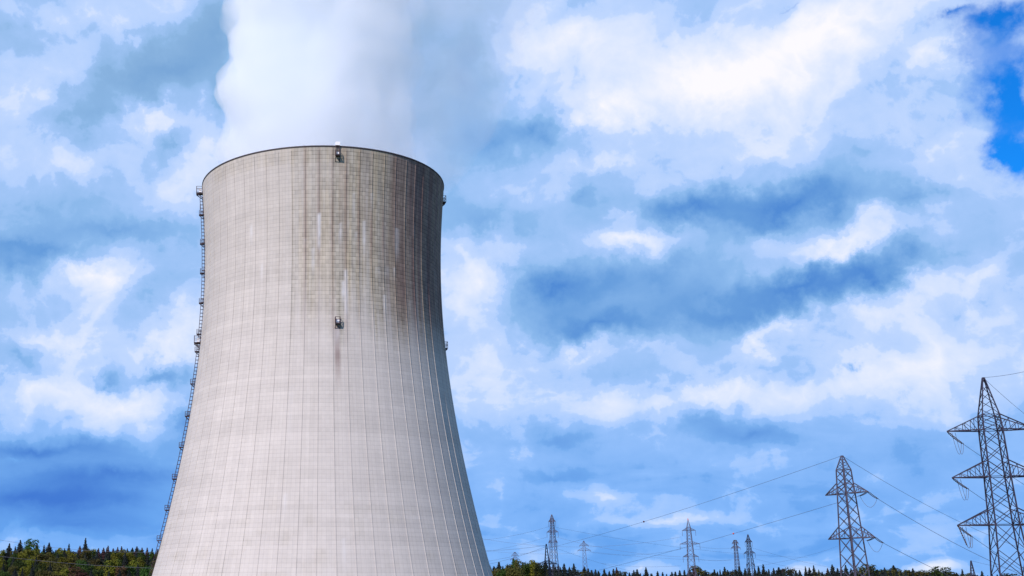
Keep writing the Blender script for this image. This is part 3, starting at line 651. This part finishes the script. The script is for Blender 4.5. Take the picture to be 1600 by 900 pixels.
def conifer_mesh(seed, slim=1.0):
    r = random.Random(seed); V, Fc = [], []; H = 24.0; n = 30
    for k in range(n):
        t = k / (n - 1); z = 2.5 + (H - 2.6) * t; rr = (1 - t) ** .72 * 5.2 * slim * (.72 + .5 * r.random()) + .15
        nb = max(4, int(5 + rr * 3.4)); a0 = r.random() * 6.28
        for j in range(nb):
            a = a0 + 6.283 * j / nb + (r.random() - .5) * .5; ln = rr * (.65 + .5 * r.random()); d = Vector((math.cos(a), math.sin(a), 0))
            m = max(1, int(ln / .75))
            for q in range(m + 1):
                u = (q + .4) / (m + 1); p = d * ln * u + Vector((0, 0, z - .42 * ln * u * u + (r.random() - .5) * .3))
                quad(V, Fc, p, .46 + .36 * (1 - t) + .1 * r.random(), (d.x * .9 + (r.random() - .5) * .9, d.y * .9 + (r.random() - .5) * .9, .45), r)
    quad(V, Fc, Vector((0, 0, H - .5)), .5, (1, 0, 0), r); quad(V, Fc, Vector((0, 0, H - .4)), .5, (0, 1, 0), r)
    me = bpy.data.meshes.new('crown'); me.from_pydata([tuple(v) for v in V], [], Fc); return me
def leafy_mesh(seed):
    r = random.Random(seed); V, Fc = [], []; H = 18.0
    lobes = [(Vector((0, 0, 11)), 4.6)]
    for k in range(15):
        a = r.random() * 6.28; z = 6 + 10.5 * r.random(); rad_ = 3.6 * math.sqrt(max(.05, 1 - ((z - 11) / 7.2) ** 2)); lobes.append((Vector((math.cos(a) * rad_ * (.7 + .4 * r.random()), math.sin(a) * rad_ * (.7 + .4 * r.random()), z)), 1.3 + 1.3 * r.random()))
    for c, s in lobes:
        for k in range(int(30 * s * s * .62)):
            d = Vector((r.gauss(0, 1), r.gauss(0, 1), r.gauss(0, 1))).normalized(); q = s * (.72 + .4 * r.random() ** 1.5)
            p = c + Vector((d.x, d.y, d.z * 1.0)) * q; nn = d + Vector((r.gauss(0, .5), r.gauss(0, .5), r.gauss(0, .5) + .3)); quad(V, Fc, p, .34 + .3 * r.random(), nn, r)
    me = bpy.data.meshes.new('crown'); me.from_pydata([tuple(v) for v in V], [], Fc); return me
CON = [conifer_mesh(k, s) for k, s in ((1, 1.0), (2, .8), (3, 1.15), (4, .9))]; LEA = [leafy_mesh(k) for k in (11, 12, 13, 14)]
def trunk_mesh(h, r0, limbs):
    m = MB(); r = random.Random(5); m.tube([(0, 0, -0.5), (0, 0, h * .3), (.15, .1, h * .65), (0, 0, h)], [r0, r0 * .7, r0 * .35, .02], 7)
    for k in range(limbs):
        a = k * 2.4; z = h * (.32 + .06 * k); m.tube([(0, 0, z), (math.cos(a) * 1.6, math.sin(a) * 1.6, z + 1.8), (math.cos(a) * 2.8, math.sin(a) * 2.8, z + 4)], [r0 * .4, r0 * .25, .05], 5)
    me = bpy.data.meshes.new('trunk'); me.from_pydata([tuple(p) for p in m.v], [], m.f); me.materials.append(BARK); return me
TR_C, TR_L = trunk_mesh(23, .32, 0), trunk_mesh(14, .36, 6)
PROTO = {}
def proto(kind, me, tr, m, key):
    k = (kind, key)
    if k not in PROTO:
        q = me.copy(); q.materials.clear(); q.materials.append(m); PROTO[k] = (q, tr)
    return PROTO[k]
KIND = {'spruce': ('spruce_tree', F_SPR, CON, TR_C, 24.), 'russetc': ('spruce_tree', F_RED, CON, TR_C, 24.),
        'yellow': ('broadleaf_tree', F_YEL, LEA, TR_L, 17.6), 'green': ('broadleaf_tree', F_GRN, LEA, TR_L, 17.6), 'olive': ('broadleaf_tree', F_OLV, LEA, TR_L, 17.6), 'russet': ('broadleaf_tree', F_RUS, LEA, TR_L, 17.6)}
WORD = {'spruce': 'dark pointed spruce', 'russetc': 'brownish conifer', 'yellow': 'yellow-green broadleaf tree', 'green': 'green broadleaf tree', 'olive': 'olive broadleaf tree', 'russet': 'russet broadleaf tree'}
n_tree = [0]
def tree(kind, px, ytop, Y, where, label=None, wide=1.0, rnd=random):
    """a tree whose tip stands at picture column px, row ytop, Y metres out, rooted in the ground there"""
    name, m, metas, tr, H = KIND[kind]; top = at(px, ytop, Y); g0 = float(gz(top.x, top.y)); s = (top.z - g0) / H
    ix = rnd.randrange(4); me, t = proto(kind, metas[ix], tr, m, ix)
    e = empty(name, (top.x, top.y, g0), rnd.random() * 6.28); w = max(.7, min(1.25, s)) * wide * (.9 + .2 * rnd.random()); w = min(w, 2.0); e.scale = (w, w, s)
    tag(e, label or f'{WORD[kind]} {where}', 'tree', f'{WORD[kind]}s {where}' if not label else 'trees of the wood')
    for nm, dt in (('trunk', t), ('crown', me)):
        o = bpy.data.objects.new(nm, dt); COL.objects.link(o); o.parent = e
    n_tree[0] += 1
rt = random.Random(21)
# left wood, from the skyline forward
where = 'on the skyline of the wood left of the cooling tower'
sky = [(6, 858, 'spruce'), (15, 848, 'spruce'), (24, 853, 'spruce'), (32, 843, 'spruce'), (40, 856, 'olive'), (51, 843, 'green'), (58, 848, 'spruce'), (69, 851, 'spruce'), (77, 847, 'spruce'),
       (86, 856, 'olive'), (96, 853, 'yellow'), (103, 856, 'yellow'), (108, 849, 'spruce'), (117, 858, 'olive'), (125, 852, 'russetc'), (145, 857, 'olive'), (154, 856, 'russetc'),
       (162, 855, 'russetc'), (169, 852, 'russetc'), (177, 856, 'russetc'), (184, 854, 'russetc'), (190, 853, 'russetc'), (199, 856, 'russetc'), (207, 855, 'spruce'), (214, 853, 'russetc'), (222, 855, 'russetc'), (230, 855, 'russetc'), (238, 856, 'spruce'), (246, 857, 'russetc')]
tree('spruce', 134, 841, 925, '', 'tall thin spruce standing above the skyline of the left wood', 1.25, rt)
for x, y, k in sky: tree(k, x, y + 1, 950 + rt.random() * 40, where, wide=(1.5 if 'spruce' in k or k == 'russetc' else .9) * rt.uniform(.8, 1.15), rnd=rt)
rows = [(859, 915, 11, .95, 'just under the skyline of the left wood', ('spruce', 'spruce', 'olive', 'yellow', 'green')),
        (864, 870, 12, .95, 'in the upper row of the left wood', ('yellow', 'spruce', 'olive', 'yellow', 'spruce', 'green', 'spruce', 'spruce')),
        (872, 820, 12, .95, 'in the middle of the left wood', ('spruce', 'yellow', 'green', 'spruce', 'olive', 'spruce', 'yellow', 'russet')),
        (880, 765, 14, .95, 'in the lower row of the left wood', ('yellow', 'green', 'spruce', 'green', 'yellow', 'spruce', 'olive', 'russet')),
        (889, 710, 15, .95, 'at the front foot of the left wood', ('green', 'spruce', 'yellow', 'olive', 'spruce', 'russet'))]
for yt, Y, step, wd, wh, kinds in rows:
    x = -8.0
    while x < 262: tree(rt.choice(kinds), x + rt.random() * 4, yt + rt.uniform(-4, 4), Y + rt.uniform(-20, 20), wh, wide=wd * rt.uniform(.9, 1.3), rnd=rt); x += step * rt.uniform(.75, 1.2)
# right wood
def skyline(x):
    return float(np.interp(x, [760, 780, 800, 830, 850, 870, 900, 940, 980, 1020, 1060, 1100, 1160, 1200, 1260, 1300, 1340, 1370, 1420, 1460, 1490, 1530, 1600, 1640],
                           [884, 881, 877, 877, 880, 881, 884, 888, 890, 892, 893, 890, 887, 886, 889, 886, 886, 884, 887, 890, 892, 896, 897, 897]))
wh = lambda x: ('between the cooling tower and the tall narrow pylon' if x < 856 else 'between the tall narrow pylon and the lone slim pylon' if x < 912 else 'between the lone slim pylon and the red-tipped pylon' if x < 1075 else
                'between the red-tipped pylon and the close pair' if x < 1158 else 'between the close pair of pylons and the two-armed pylon' if x < 1322 else 'between the two-armed pylon and the largest pylon' if x < 1545 else 'under the largest pylon')
x = 758.0
while x < 852: tree(rt.choice(('olive', 'green', 'olive', 'russet', 'russetc', 'yellow')), x, skyline(x) + rt.uniform(-2, 5), 640 + rt.uniform(-20, 20), wh(x), wide=.62, rnd=rt); x += rt.uniform(6, 10)
x = 765.0
while x < 1625:
    big = rt.random() < .3; kd = 'spruce' if rt.random() < .8 else rt.choice(('russetc', 'olive'))
    if 1340 < x < 1480 and rt.random() < .5: kd = rt.choice(('green', 'olive', 'green'))
    tree(kd, x, skyline(x) + (rt.uniform(-5, -1) if big else rt.uniform(0, 5)), 1080 + rt.uniform(-40, 40), wh(x), wide=rt.uniform(1.2, 2.0), rnd=rt); x += rt.uniform(4.5, 9.5)
x = 858.0
while x < 1625: tree('spruce', x, skyline(x) + rt.uniform(4, 8), 960 + rt.uniform(-30, 30), wh(x), wide=rt.uniform(1.1, 1.5), rnd=rt); x += rt.uniform(6, 11)
print('trees', n_tree[0])
